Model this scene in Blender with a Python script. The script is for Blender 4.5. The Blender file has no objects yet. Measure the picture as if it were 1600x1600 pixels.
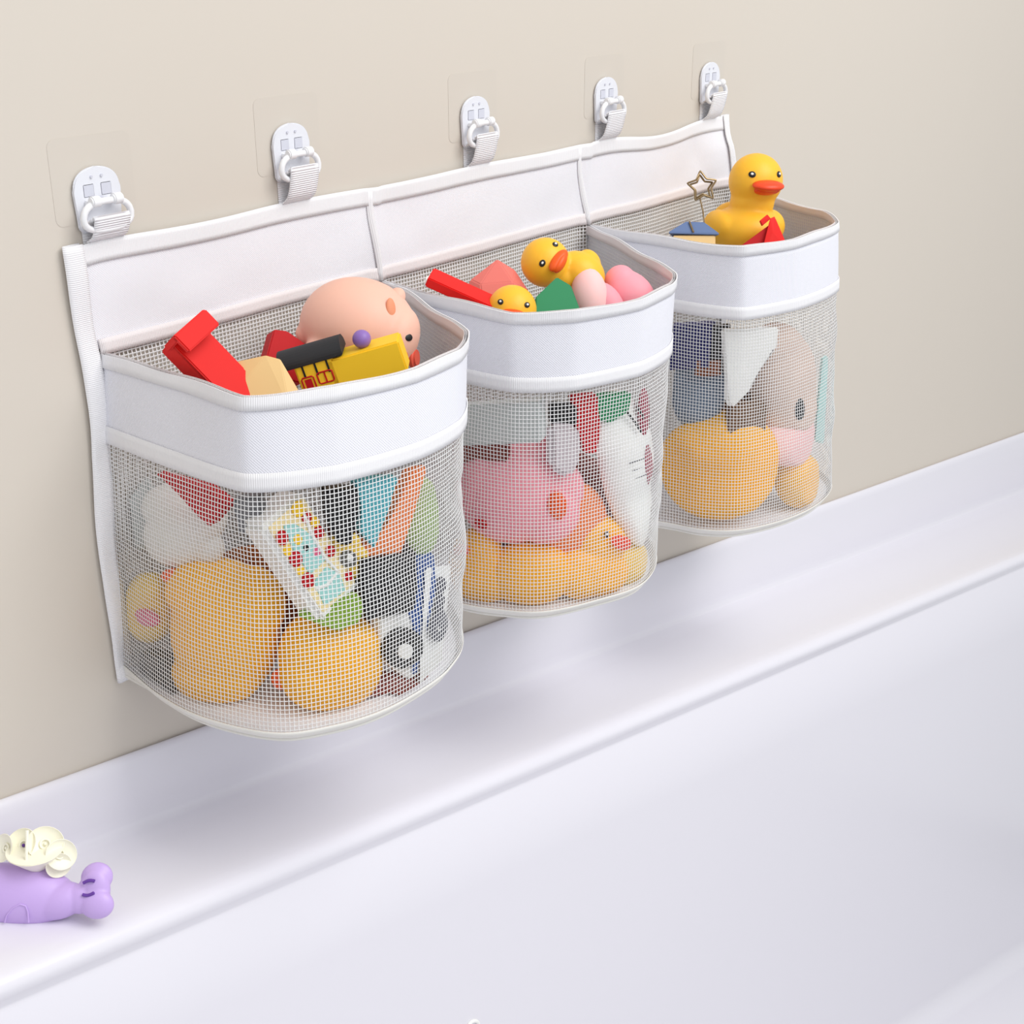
import bpy, bmesh, math, random
from mathutils import Vector, Matrix, noise
V = Vector
random.seed(7)

# ------------------------------------------------------------------ camera, world, lights, exposure
F = 2170.0
Z0 = 0.95                                   # height of the organizer's top edge above the floor
ex = V((1907, -934, F)).normalized()
ez = -V((0, F*F/934, F)).normalized()
ey = ez.cross(ex)
RW = Matrix((ex, ey, ez))                   # camera axes (right, down, forward) -> world
P0 = V(((97-800)/F, (385-800)/F, 1)) * (.26*ex[2]/.2242)
CAM = -(RW @ P0) + V((0, 0, Z0))
CR, CD, CF = RW.col[0].copy(), RW.col[1].copy(), RW.col[2].copy()
sc = bpy.context.scene
cd = bpy.data.cameras.new('camera'); cam = bpy.data.objects.new('camera', cd)
sc.collection.objects.link(cam); sc.camera = cam
cd.sensor_width = 36; cd.lens = F/1600*36; cd.clip_start = .01; cd.clip_end = 50
m = Matrix.Identity(4)
for r in range(3):
    m[r][0] = CR[r]; m[r][1] = -CD[r]; m[r][2] = -CF[r]; m[r][3] = CAM[r]
cam.matrix_world = m
w = bpy.data.worlds.new('world'); sc.world = w; w.use_nodes = True
w.node_tree.nodes['Background'].inputs[0].default_value = (.95, .97, 1, 1)
w.node_tree.nodes['Background'].inputs[1].default_value = .70
def area(name, loc, target, size, power, col=(1, 1, 1), size_y=None):
    l = bpy.data.lights.new(name, 'AREA'); l.energy = power; l.size = size; l.color = col
    if size_y: l.shape = 'RECTANGLE'; l.size_y = size_y
    o = bpy.data.objects.new(name, l); sc.collection.objects.link(o)
    o.location = loc; o.rotation_euler = (V(target)-V(loc)).to_track_quat('-Z', 'Y').to_euler()
    return o
area('ceiling_softbox', (.75, -1.65, 2.75), (.55, -.1, .7), 1.6, 44, (1, .99, .97))
area('front_fill_light', (-.35, -2.0, 2.35), (.3, 0, .8), 1.6, 15, (.97, .98, 1))  # added fill lamp, lifts the left-facing fabric and front faces
vs = sc.view_settings
vs.view_transform = 'Standard'; vs.look = 'None'; vs.exposure = -0.07; vs.gamma = 1
vs.use_curve_mapping = False

# ------------------------------------------------------------------ points in the place
def ray(u, v): return (RW @ V(((u-800)/F, (v-800)/F, 1)))
def at(u, v, y):
    d = ray(u, v); return CAM + d*((y-CAM.y)/d.y)
def dep(p): return (p-CAM).dot(CF)
def onplane(u, v, p, n):
    d = ray(u, v); return CAM + d*((p-CAM).dot(n)/d.dot(n))

# ------------------------------------------------------------------ materials
MATS = {}
def mat(name, col, rough=.5, spec=.5, bump=None, var=0, trans=0, metal=0, coat=0, sss=0):
    if name in MATS: return MATS[name]
    mt = bpy.data.materials.new(name); mt.use_nodes = True
    nt = mt.node_tree; b = nt.nodes['Principled BSDF']
    col = tuple((c/255/12.92 if c/255 <= .04045 else ((c/255+.055)/1.055)**2.4) for c in col)
    b.inputs['Base Color'].default_value = (*col, 1)
    b.inputs['Roughness'].default_value = rough
    b.inputs['Specular IOR Level'].default_value = spec
    b.inputs['Metallic'].default_value = metal
    b.inputs['Coat Weight'].default_value = coat
    if sss:
        b.inputs['Subsurface Weight'].default_value = sss
        b.inputs['Subsurface Radius'].default_value = (1, .5, .3); b.inputs['Subsurface Scale'].default_value = .004
    tc = nt.nodes.new('ShaderNodeTexCoord')
    if var:
        n = nt.nodes.new('ShaderNodeTexNoise'); n.inputs['Scale'].default_value = 18; n.inputs['Detail'].default_value = 4
        r = nt.nodes.new('ShaderNodeMapRange'); r.inputs[3].default_value = 1-var; r.inputs[4].default_value = 1+var
        mx = nt.nodes.new('ShaderNodeMix'); mx.data_type = 'RGBA'; mx.blend_type = 'MULTIPLY'; mx.inputs[0].default_value = 1
        nt.links.new(tc.outputs['Object'], n.inputs['Vector']); nt.links.new(n.outputs[0], r.inputs[0])
        mx.inputs[6].default_value = (*col, 1); nt.links.new(r.outputs[0], mx.inputs[7])
        nt.links.new(mx.outputs[2], b.inputs['Base Color'])
    if bump:
        kind, sx, sy, strength, dist = bump
        bp = nt.nodes.new('ShaderNodeBump'); bp.inputs['Strength'].default_value = strength; bp.inputs['Distance'].default_value = dist
        sep = nt.nodes.new('ShaderNodeSeparateXYZ'); nt.links.new(tc.outputs['UV'], sep.inputs[0])
        outs = []
        for ax, s in ((0, sx), (1, sy)):
            if not s: continue
            mu = nt.nodes.new('ShaderNodeMath'); mu.operation = 'MULTIPLY'; mu.inputs[1].default_value = s*2*math.pi
            si = nt.nodes.new('ShaderNodeMath'); si.operation = 'SINE'
            nt.links.new(sep.outputs[ax], mu.inputs[0]); nt.links.new(mu.outputs[0], si.inputs[0]); outs.append(si)
        o = outs[0]
        if len(outs) == 2:
            mm = nt.nodes.new('ShaderNodeMath'); mm.operation = 'MULTIPLY'
            nt.links.new(outs[0].outputs[0], mm.inputs[0]); nt.links.new(outs[1].outputs[0], mm.inputs[1]); o = mm
        nt.links.new(o.outputs[0], bp.inputs['Height']); nt.links.new(bp.outputs[0], b.inputs['Normal'])
    if trans:
        t = nt.nodes.new('ShaderNodeBsdfTranslucent'); t.inputs[0].default_value = (*col, 1)
        ms = nt.nodes.new('ShaderNodeMixShader'); ms.inputs[0].default_value = trans
        nt.links.new(b.outputs[0], ms.inputs[1]); nt.links.new(t.outputs[0], ms.inputs[2])
        nt.links.new(ms.outputs[0], nt.nodes['Material Output'].inputs[0])
    MATS[name] = mt
    return mt
wallm = mat('wall_paint', (209, 201, 190), .9, .2, var=.006)
film = mat('adhesive_film', (207, 199, 188), .6, .3)
tub = mat('tub_acrylic', (227, 225, 232), .22, .5)
fabric = mat('woven_polyester', (243, 242, 247), .85, .2, bump=('w', 620, 620, .35, .0004), trans=.05)
sheer = mat('sheer_woven_band', (240, 240, 247), .85, .2, bump=('w', 560, 560, .45, .0004), trans=.06)
ribbon = mat('grosgrain_ribbon', (247, 246, 248), .8, .2, bump=('r', 800, 0, .4, .0003), trans=.1)
webbing = mat('strap_webbing', (244, 243, 246), .75, .2, bump=('r', 0, 620, .6, .0004))
netm = mat('net_thread', (246, 246, 246), .6, .3, trans=.15)
seamw = mat('cream_piping', (240, 238, 232), .6, .3, trans=.1)
plastw = mat('hook_plastic', (226, 227, 233), .25, .5)
plasti = mat('hook_plastic_inset', (206, 207, 217), .3, .5)
ringm = mat('ring_plastic', (238, 238, 240), .25, .5)
yellow = mat('duck_yellow', (253, 190, 50), .45, .4, sss=.15)
amber = mat('duck_amber', (252, 182, 32), .45, .4)
paley = mat('duck_pale_yellow', (240, 200, 80), .45, .4)
orange = mat('beak_orange', (240, 92, 22), .4, .4)
beakred = mat('beak_red', (236, 72, 30), .4, .4)
black = mat('black_paint', (26, 25, 27), .4, .4)
blackm = mat('black_matte', (44, 45, 48), .65, .3)
whitep = mat('white_plastic', (240, 240, 236), .4, .4)
whitet = mat('white_rubber', (232, 230, 224), .5, .3)
red = mat('red_plastic', (226, 32, 28), .55, .22)
dred = mat('dark_red_plastic', (190, 24, 30), .55, .22)
salmon = mat('salmon_wood', (226, 120, 110), .55, .3, var=.03)
tan = mat('tan_wood', (236, 200, 140), .55, .3, var=.05)
pigm = mat('pig_vinyl', (236, 186, 166), .5, .3, sss=.08)
pigs = mat('pig_snout_coral', (222, 92, 72), .45, .3)
pigin = mat('pig_ear_spot', (228, 148, 112), .6, .3)
pink = mat('pink_vinyl', (246, 160, 172), .5, .3, sss=.15)
pink2 = mat('pale_pink_vinyl', (248, 200, 198), .5, .3, sss=.15)
magenta = mat('magenta_blush', (226, 104, 140), .5, .3)
trainy = mat('train_yellow', (252, 206, 44), .5, .35, var=.02)
purple = mat('purple_bead', (140, 108, 180), .4, .4)
green = mat('green_wood', (32, 134, 84), .5, .35, var=.03)
lime = mat('lime_green', (140, 176, 60), .5, .35)
olive = mat('olive_green', (150, 172, 110), .5, .35)
teal = mat('teal_paint', (92, 178, 190), .5, .35)
aqua = mat('pale_aqua', (166, 220, 216), .5, .35)
orangep = mat('orange_paint', (238, 132, 68), .5, .35)
blue = mat('blue_plastic', (52, 84, 150), .45, .4)
navy = mat('navy_paint', (44, 44, 104), .5, .35)
slate = mat('slate_blue', (112, 130, 152), .55, .3)
slate2 = mat('blue_roof', (98, 118, 158), .55, .3)
brown = mat('brown_wood', (130, 70, 40), .55, .3)
beige = mat('beige_plush', (214, 190, 176), .9, .1)
grey = mat('pale_grey_plastic', (200, 206, 204), .5, .3)
gold = mat('antique_brass', (150, 128, 96), .35, .5, metal=1)
lilac = mat('lilac_plastic', (199, 170, 229), .38, .45)
lilacd = mat('deep_lilac', (106, 66, 158), .45, .3)
cream = mat('cream_plastic', (250, 247, 228), .35, .4)

# ------------------------------------------------------------------ objects
COL = sc.collection
def link(name, mesh, m=None, parent=None, local=None):
    o = bpy.data.objects.new(name, mesh); COL.objects.link(o)
    if m: mesh.materials.append(m)
    if parent: o.parent = parent
    if local: o.matrix_local = local
    return o
def thing(name, label, cat, M, group=None):
    o = bpy.data.objects.new(name, None); COL.objects.link(o); o.empty_display_size = .01
    o.matrix_world = M; o['label'] = label; o['category'] = cat
    if group: o['group'] = group
    return o
PRE = False; TF = {}
def press(bm):
    """turn a toy against the net and let the taut net squeeze whatever would poke through it"""
    bmesh.ops.transform(bm, matrix=TF['pre'], verts=bm.verts)
    k = TF['k']; M = TF['W']; MI = M.inverted(); zb = POCK[k]['zb'][0]+Z0+.004
    for v in bm.verts:
        q = M @ v.co; loc, n, _, _ = BVH[k].find_nearest(q)
        if loc is None: continue
        mg = max(.0007, min(.006, .0060-.2*v.co.z))
        if (q-loc).dot(n) > -mg: q = loc - n*mg
        q.z = max(q.z, zb + .0008*noise.noise(q*300)); q.y = min(q.y, -.006)
        v.co = MI @ q
def fin(bm, smooth=True, angle=35):
    if PRE: press(bm)
    bmesh.ops.recalc_face_normals(bm, faces=bm.faces)
    me = bpy.data.meshes.new('m'); bm.to_mesh(me); bm.free()
    if smooth:
        for p in me.polygons: p.use_smooth = True
        try: me.set_sharp_from_angle(angle=math.radians(angle))
        except Exception: pass
    return me
def part(name, bm, m, parent, smooth=True, label=None, angle=35):
    me = fin(bm, smooth, angle); me.name = name
    o = link(name, me, m, parent)
    if label: o['label'] = label
    return o
def solo(name, bm, m, M, label, cat, group=None, smooth=True, angle=35):
    me = fin(bm, smooth, angle); me.name = name; o = link(name, me, m); o.matrix_world = M
    o['label'] = label; o['category'] = cat
    if group: o['group'] = group
    return o
def euler(rx=0, ry=0, rz=0):
    return (Matrix.Rotation(math.radians(rz), 4, 'Z') @ Matrix.Rotation(math.radians(ry), 4, 'Y') @ Matrix.Rotation(math.radians(rx), 4, 'X'))
CB = Matrix.Identity(4)
for r in range(3): CB[r][0] = CR[r]; CB[r][1] = -CD[r]; CB[r][2] = -CF[r]
def facing(p, rx=0, ry=0, rz=0):            # a thing at p whose x/y/z are the viewer's right / up / towards
    return Matrix.Translation(p) @ CB @ euler(rx, ry, rz)
T3 = Matrix.Translation
def xf(c=(0, 0, 0), s=(1, 1, 1), r=(0, 0, 0)):
    if isinstance(s, (int, float)): s = (s, s, s)
    return T3(V(c)) @ euler(*r) @ Matrix.Diagonal((*s, 1))
def ell(bm, c, s, r=(0, 0, 0), n=24):
    bmesh.ops.create_uvsphere(bm, u_segments=n, v_segments=n*2//3, radius=1, matrix=xf(c, s, r)); return bm
def box(bm, c, s, r=(0, 0, 0), bev=0.0008):
    ret = bmesh.ops.create_cube(bm, size=1, matrix=xf(c, s, r))
    if bev:
        es = list({e for v in ret['verts'] for e in v.link_edges})
        bmesh.ops.bevel(bm, geom=es, offset=bev, segments=2, affect='EDGES')
    return bm
def cyl(bm, c, r1, h, r=(0, 0, 0), n=24, r2=None, bev=0):
    ret = bmesh.ops.create_cone(bm, cap_ends=True, segments=n, radius1=r1, radius2=r1 if r2 is None else r2, depth=h, matrix=xf(c, 1, r))
    if bev:
        es = [e for e in {e for v in ret['verts'] for e in v.link_edges} if len(e.link_faces) == 2 and e.calc_face_angle(0) > .8]
        bmesh.ops.bevel(bm, geom=es, offset=bev, segments=3, affect='EDGES')
    return bm
def prism(bm, pts, h, c=(0, 0, 0), r=(0, 0, 0), bev=0.0008):
    M = xf(c, 1, r)
    a = [bm.verts.new(M @ V((x, y, h/2))) for x, y in pts]; b = [bm.verts.new(M @ V((x, y, -h/2))) for x, y in pts]
    fs = [bm.faces.new(a), bm.faces.new(b[::-1])]
    for i in range(len(pts)):
        j = (i+1) % len(pts); fs.append(bm.faces.new((a[j], a[i], b[i], b[j])))
    if bev:
        es = list({e for f in fs for e in f.edges})
        bmesh.ops.bevel(bm, geom=es, offset=bev, segments=2, affect='EDGES')
    return bm
def hull(bm, pts, bev=.0008):
    vs_ = [bm.verts.new(V(p)) for p in pts]
    ret = bmesh.ops.convex_hull(bm, input=vs_)
    bmesh.ops.dissolve_limit(bm, angle_limit=.16, verts=bm.verts, edges=bm.edges)
    if bev: bmesh.ops.bevel(bm, geom=list(bm.edges), offset=bev, segments=2, affect='EDGES')
    return bm
def tube(bm, pts, rad, closed=False, n=10, flat=1):
    pts = [V(p) for p in pts]; N = len(pts); rings = []
    up = None
    for i, p in enumerate(pts):
        a = pts[(i-1) % N] if (closed or i) else p; b = pts[(i+1) % N] if (closed or i < N-1) else p
        t = (b-a).normalized()
        if up is None: up = t.orthogonal().normalized()
        up = (up - t*up.dot(t)).normalized(); s = t.cross(up)
        rr = rad(i/(N-1)) if callable(rad) else rad
        rings.append([bm.verts.new(p + (up*math.cos(k*2*math.pi/n) + s*math.sin(k*2*math.pi/n)*flat)*rr) for k in range(n)])
    for i in range(N if closed else N-1):
        A, B = rings[i], rings[(i+1) % N]
        for k in range(n): bm.faces.new((A[k], A[(k+1) % n], B[(k+1) % n], B[k]))
    if not closed:
        bm.faces.new(rings[0][::-1]); bm.faces.new(rings[-1])
    return bm
def fuse(o, vox, smooth=3):                 # melt overlapping lumps into one continuous skin
    r = o.modifiers.new('fuse', 'REMESH'); r.mode = 'VOXEL'; r.voxel_size = vox; r.use_smooth_shade = True
    if smooth:
        s = o.modifiers.new('soft', 'SMOOTH'); s.iterations = smooth; s.factor = .6
    return o
NB = bmesh.new

# ------------------------------------------------------------------ the setting: wall
bm = NB(); box(bm, (1.6, .05, 1.3), (6.4, .1, 2.6), bev=0)
o = link('wall_back', fin(bm, False), wallm); o['kind'] = 'structure'

# ------------------------------------------------------------------ the bathtub under the organizer
tA = [at(0, 1250, 0), at(1600, 675, 0)]
tB = [at(0, 1374, -.008), at(1600, 766, -.008)]
dB = (tB[1]-tB[0]).normalized(); nB = dB.cross(V((0, 1, 0))).normalized()
tC = [onplane(0, 1532, tB[0], nB), onplane(1600, 868, tB[0], nB)]
dn = V((0, 0, -1)); out = V((0, -1, 0))
slope = (V((0, -.08, -1))).normalized()
def section(k):
    A, B, C = tA[k], tB[k], tC[k]
    P = [A+V((0, .0, -.03)), A+V((0, 0, .0)), A+V((0, -.003, .0022)), A+V((0, -.0055, .0012)), A+V((0, -.0070, -.002)), A+V((0, -.0085, -.0075))]
    Q = B.copy()
    P += [Q+V((0, .0, .014)), Q+V((0, -.0002, .006)), Q+V((0, -.0016, .0016)), Q+V((0, -.006, 0))]
    for f in (.25, .5, .75): P.append(Q.lerp(C, f)+V((0, 0, .0004)))
    P += [C+V((0, .016, -.0002)), C+V((0, .009, -.0012)), C+V((0, .004, -.0036)), C+V((0, .0012, -.007)), C+V((0, 0, -.0110)), C+V((0, 0.0020, -.016)), C+V((0, .0045, -.0225)), C+V((0, .0048, -.0245))]
    D = C+V((0, .0035, -.0258)); P.append(D)
    return P, D
S0, D0 = section(0); S1, D1 = section(1)
pn = (D1-D0).cross(slope).normalized()
L5 = [onplane(1385, 1600, D0, pn), onplane(1600, 1464, D0, pn)]
dL = (L5[1]-L5[0]).normalized()
def onL5(p):                                 # point of the fillet line below p, along the tub's slope
    # solve p + a*slope = L5[0] + b*dL
    n2 = slope.cross(pn); 
    a = None
    e = L5[0]-p; k = dL.cross(pn)
    a = e.dot(k)/slope.dot(k)
    return p + slope*a
def tail(D):
    E_ = onL5(D); P = []
    for f in (.15, .35, .55, .75, .9): P.append(D.lerp(E_, f))
    for a in range(0, 7):
        t = a/6*math.radians(72); P.append(E_ + slope*math.sin(t)*.035 + out*(1-math.cos(t))*.035)
    P.append(P[-1]+V((0, -.9, -.02)))
    return P
S0 += tail(D0); S1 += tail(D1)
bm = NB(); cols = []
fr = [-.35, 0, .25, .5, .75, 1, 1.3, 1.6]
for f in fr: cols.append([bm.verts.new(a.lerp(b, f)) for a, b in zip(S0, S1)])
for A, B in zip(cols, cols[1:]):
    for i in range(len(A)-1): bm.faces.new((A[i], A[i+1], B[i+1], B[i]))
tubo = solo('bathtub', bm, tub, Matrix.Identity(4), 'glossy white bathtub with a raised back lip and flat ledge running along the beige wall', 'bathtub', angle=60)
sm = tubo.modifiers.new('thick', 'SOLIDIFY'); sm.thickness = .004; sm.offset = -1
c = onplane(738, 1603, D0, pn) - pn*0
bm = NB(); tube(bm, [c + (dL*math.cos(a*math.pi/12)*1.25 + slope*math.sin(a*math.pi/12))*.0055 + V((0, -.001, 0)) for a in range(24)], .0016, True)
part('overflow_ring', bm, whitep, tubo, label='small white moulded ring low on the tub side')

# ------------------------------------------------------------------ the hanging organizer
def rel(x, y, z): return V((x, y, z+Z0))
ORG = thing('hanging_organizer', 'white fabric and net bath toy organizer with three pockets hanging on the beige wall', 'organizer', Matrix.Translation(rel(.39, 0, -.15)))
OI = ORG.matrix_world.inverted()
def wpart(name, bm, m, parent=None, smooth=True, label=None, thick=0, angle=50):
    bmesh.ops.transform(bm, matrix=OI, verts=bm.verts)
    o = part(name, bm, m, parent or ORG, smooth, label, angle)
    if thick:
        s = o.modifiers.new('thick', 'SOLIDIFY'); s.thickness = thick; s.offset = 0
    return o
def grid(P, us, vs_):
    """sheet P(u,v) with metric-ish uv"""
    bm = NB(); uv = bm.loops.layers.uv.new('UVMap')
    g = [[(bm.verts.new(P(u, v)), (u, v)) for v in vs_] for u in us]
    for i in range(len(us)-1):
        for j in range(len(vs_)-1):
            q = (g[i][j], g[i+1][j], g[i+1][j+1], g[i][j+1])
            f = bm.faces.new([a[0] for a in q])
            for l, a in zip(f.loops, q): l[uv].uv = a[1]
    return bm
def lin(a, b, n): return [a+(b-a)*i/n for i in range(n+1)]
def netting(P, u0, u1, v0, v1, pu, pv, hw=.00036, hv=None):
    """real net: square crossings joined by threads; P maps metres to the place"""
    nu = max(2, round((u1-u0)/pu)); nv = max(2, round((v1-v0)/pv)); hv = hv or hw
    du, dv = (u1-u0)/nu, (v1-v0)/nv
    vsn, fs = [], []
    for i in range(nu+1):
        for j in range(nv+1):
            u, v = u0+i*du, v0+j*dv
            for a, b in ((-1, -1), (1, -1), (1, 1), (-1, 1)):
                vsn.append(OI @ P(min(max(u+a*hw, u0), u1), min(max(v+b*hv, v0), v1)))
    idx = lambda i, j, k: ((i*(nv+1))+j)*4+k
    for i in range(nu+1):
        for j in range(nv+1):
            fs.append(tuple(idx(i, j, k) for k in range(4)))
            if i < nu: fs.append((idx(i, j, 1), idx(i+1, j, 0), idx(i+1, j, 3), idx(i, j, 2)))
            if j < nv: fs.append((idx(i, j, 3), idx(i, j, 2), idx(i, j+1, 1), idx(i, j+1, 0)))
    me = bpy.data.meshes.new('net'); me.from_pydata(vsn, [], fs)
    for p in me.polygons: p.use_smooth = True
    return me
# back panel -------------------------------------------------------
HX = [.027, .185, .379, .555, .727]
def topz(x):
    """top edge: small sags between the straps"""
    xs = [-.02]+HX+[.80]
    for a, b in zip(xs, xs[1:]):
        if a <= x <= b:
            amp = .0015 if b < .6 else (.006 if a > .5 and b < .75 else .001)
            return -amp*math.sin(math.pi*(x-a)/(b-a))**2
    return 0
def panel_y(x, z):
    y = -.003 - .0015*math.sin(x*23) + .0012*noise.noise(V((x*22, z*30, 3)))
    for dx in (.262, .527): y -= .0035*math.exp(-((x-dx)/.006)**2)
    k = max(0, (x-.56)/.2)                  # the far section is loosely crumpled
    y -= .006*k*max(0, math.sin((x-.5)*34 + z*26))*max(0, min(1, -z/.03))
    return y
def lx(z):                                   # left edge wavers
    return 0.0 + .004*math.exp(-((z+.10)/.05)**2)*1.0 - .002*math.exp(-((z+.2)/.05)**2)
def rx_(z): return .763 + .017*min(1, max(0, (-z-.02)/.05))
def botz(x): return -.296 - .015*max(0, min(1, (x-.02)/.24)) - .045*max(0, (x-.27)/.52)
def PN(u, v, off=0):                          # u: metres along, v: metres down
    f = u/.78; x = lx(-v)*(1-f) + f*rx_(-v)
    z = topz(x)*max(0, 1-v/.06) - v
    return rel(x, panel_y(x, z)-off, z)
bm = grid(lambda u, v: PN(u, v), lin(0, .78, 130), lin(0, .066, 14))
wpart('back_panel', bm, fabric, thick=.0007)
bm = grid(lambda u, v: PN(u, v, .0012), lin(0, .78, 130), lin(-.0006, .0125, 4))
wpart('top_hem', bm, ribbon, thick=.0008)
bm = grid(lambda u, v: PN(u, v, .0012), lin(.012, .775, 130), lin(.060, .070, 3))
seam = mat('seam_ribbon', (247, 240, 240), .85, .2, bump=('r', 800, 0, .4, .0003), trans=.1)
wpart('pocket_seam', bm, seam, thick=.0007, label='faintly pinkish seam ribbon across the back panel')
me = netting(lambda u, v: PN(u, .066+v*(-botz(u)-.068)/.25, -.0005), .004, .776, 0, .25, .0031, .0030, .0004)
me.name = 'back_net'; o = link('back_net', me, netm, ORG); s = o.modifiers.new('t', 'SOLIDIFY'); s.thickness = .0004
# side bindings: a folded ribbon down each edge
def edgebind(xf_, z0, z1, wdt, name, sgn):
    def P(a, v):
        z = z0+(z1-z0)*v
        x = xf_(z)
        ang = a*math.pi
        # goes round the edge of the panel
        yy = panel_y(x, z)
        if a < .4: return rel(x+sgn*wdt*(1-a/.4), yy-.0025-.0008*math.sin(v*25), z)
        if a > .6: return rel(x+sgn*wdt*((a-.6)/.4), min(-.0006, yy+.0012), z)
        t = (a-.4)/.2; return rel(x-sgn*.0016*math.sin(t*math.pi), yy-.0025+.003*t, z)
    bm = grid(P, [0, .1, .2, .3, .4, .45, .5, .55, .6, .8, 1], lin(0, 1, 60))
    uvl = bm.loops.layers.uv.active
    for f in bm.faces:
        for l in f.loops: l[uvl].uv = (l[uvl].uv[1]*(z0-z1), l[uvl].uv[0]*.02)
    wpart(name, bm, ribbon, thick=.0006)
edgebind(lambda z: lx(z)-.001, .0004, -.297, .0115, 'side_binding', 1)
edgebind(lambda z: rx_(z)+.001, .0004, -.352, .010, 'side_binding', -1)
for dx in (.262, .527):
    bm = grid(lambda u, v: PN(dx+u, v, .0018-.0010*(u/.0026)**2), lin(-.0026, .0026, 6), lin(0.002, .07, 10))
    wpart('divider_seam', bm, ribbon, thick=.0006)

# pockets ----------------------------------------------------------
POCK = [
 dict(rim=[(.0167, 0), (.0198, -.077), (.017, -.135), (.0606, -.1626), (.119, -.174), (.165, -.168), (.1993, -.1452), (.226, -.0915), (.256, -.035), (.266, -.002)],
      bot=[(.004, 0), (-.006, -.052), (-.006, -.10), (.010, -.147), (.038, -.169), (.072, -.181), (.114, -.182), (.142, -.177), (.174, -.160), (.212, -.115), (.243, -.05), (.260, 0)], zr=(-.0693, -.0705), zb=(-.293, -.293), band=.0575),
 dict(rim=[(.2662, 0), (.2595, -.0765), (.2584, -.1365), (.289, -.169), (.346, -.184), (.395, -.178), (.4272, -.1605), (.4657, -.1031), (.505, -.045), (.530, -.002)],
      bot=[(.262, 0), (.255, -.045), (.257, -.087), (.268, -.117), (.287, -.145), (.328, -.165), (.373, -.177), (.421, -.160), (.462, -.12), (.502, -.06), (.525, 0)], zr=(-.071, -.0714), zb=(-.320, -.320), band=.0600),
 dict(rim=[(.5325, 0), (.5324, -.11), (.5403, -.155), (.5959, -.1725), (.645, -.174), (.6855, -.1675), (.722, -.135), (.7384, -.0887), (.765, -.04), (.779, -.002)],
      bot=[(.530, 0), (.537, -.05), (.549, -.092), (.557, -.125), (.580, -.153), (.630, -.173), (.684, -.178), (.736, -.164), (.772, -.12), (.785, -.06), (.785, 0)], zr=(-.0714, -.0719), zb=(-.350, -.350), band=.0650)]
def path(pts, round_=.5, n=200):
    """arc-length sampled outline, part polygon part curve"""
    P = [V(p) for p in pts]; raw = []
    for i in range(len(P)-1):
        a, b = P[i], P[i+1]; p0 = P[i-1] if i else a*2-b; p3 = P[i+2] if i+2 < len(P) else b*2-a
        for k in range(16):
            t = k/16
            cr = .5*((2*a)+(-p0+b)*t+(2*p0-5*a+4*b-p3)*t*t+(-p0+3*a-3*b+p3)*t**3)
            raw.append(a.lerp(b, t).lerp(cr, round_))
    raw.append(P[-1]); L = [0]
    for a, b in zip(raw, raw[1:]): L.append(L[-1]+(b-a).length)
    res = []; j = 0
    for i in range(n+1):
        s = L[-1]*i/n
        while j < len(raw)-2 and L[j+1] < s: j += 1
        d = L[j+1]-L[j]; res.append(raw[j].lerp(raw[j+1], (s-L[j])/d if d else 0))
    return res, L[-1]
for k, pk in enumerate(POCK):
    pk['R'], pk['LR'] = path(pk['rim'], .45); pk['B'], pk['LB'] = path(pk['bot'], 1)
def samp(arr, s):
    x = max(0, min(1, s))*(len(arr)-1); i = min(int(x), len(arr)-2); return arr[i].lerp(arr[i+1], x-i)
def psurf(k, s, t, off=0):
    """point on pocket k: s around (0..1), t down (0 rim .. 1 base)"""
    pk = POCK[k]; a, b = samp(pk['R'], s), samp(pk['B'], s)
    tt = min(1, max(0, t)); e = tt**.8
    p = a.lerp(b, e)
    q = samp(pk['R'], s+.01).lerp(samp(pk['B'], s+.01), e)-samp(pk['R'], s-.01).lerp(samp(pk['B'], s-.01), e)
    nrm = V((q.y, -q.x)).normalized()
    z = (pk['zr'][0]*(1-s)+pk['zr'][1]*s)*(1-tt) + (pk['zb'][0]*(1-s)+pk['zb'][1]*s)*tt
    edge = min(1, s/.06, (1-s)/.06)
    wr = (.0016*noise.noise(V((s*9+k*7, tt*5, 1.3))) + .0014*noise.noise(V((s*5+tt*9+k*3, tt*3-s*8, 5)))) * math.sin(math.pi*min(1, max(0, (tt-.12)/.88)))*edge*(1 if tt > .27 else .4)
    rim_w = .0012*math.sin(s*37+k)*max(0, 1-tt/.05)*edge
    # tuck in round the base seam
    tuck = -.006*max(0, (tt-.965)/.035)**2*edge
    p = p + nrm*(wr*1.6+off+tuck)
    z += rim_w*.6
    return rel(p.x, min(p.y, -.0008), z)
names = [('pocket', 'net pocket at the near left end, the lowest in the photo'), ('pocket', 'middle net pocket'), ('pocket', 'net pocket at the far right end')]
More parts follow.
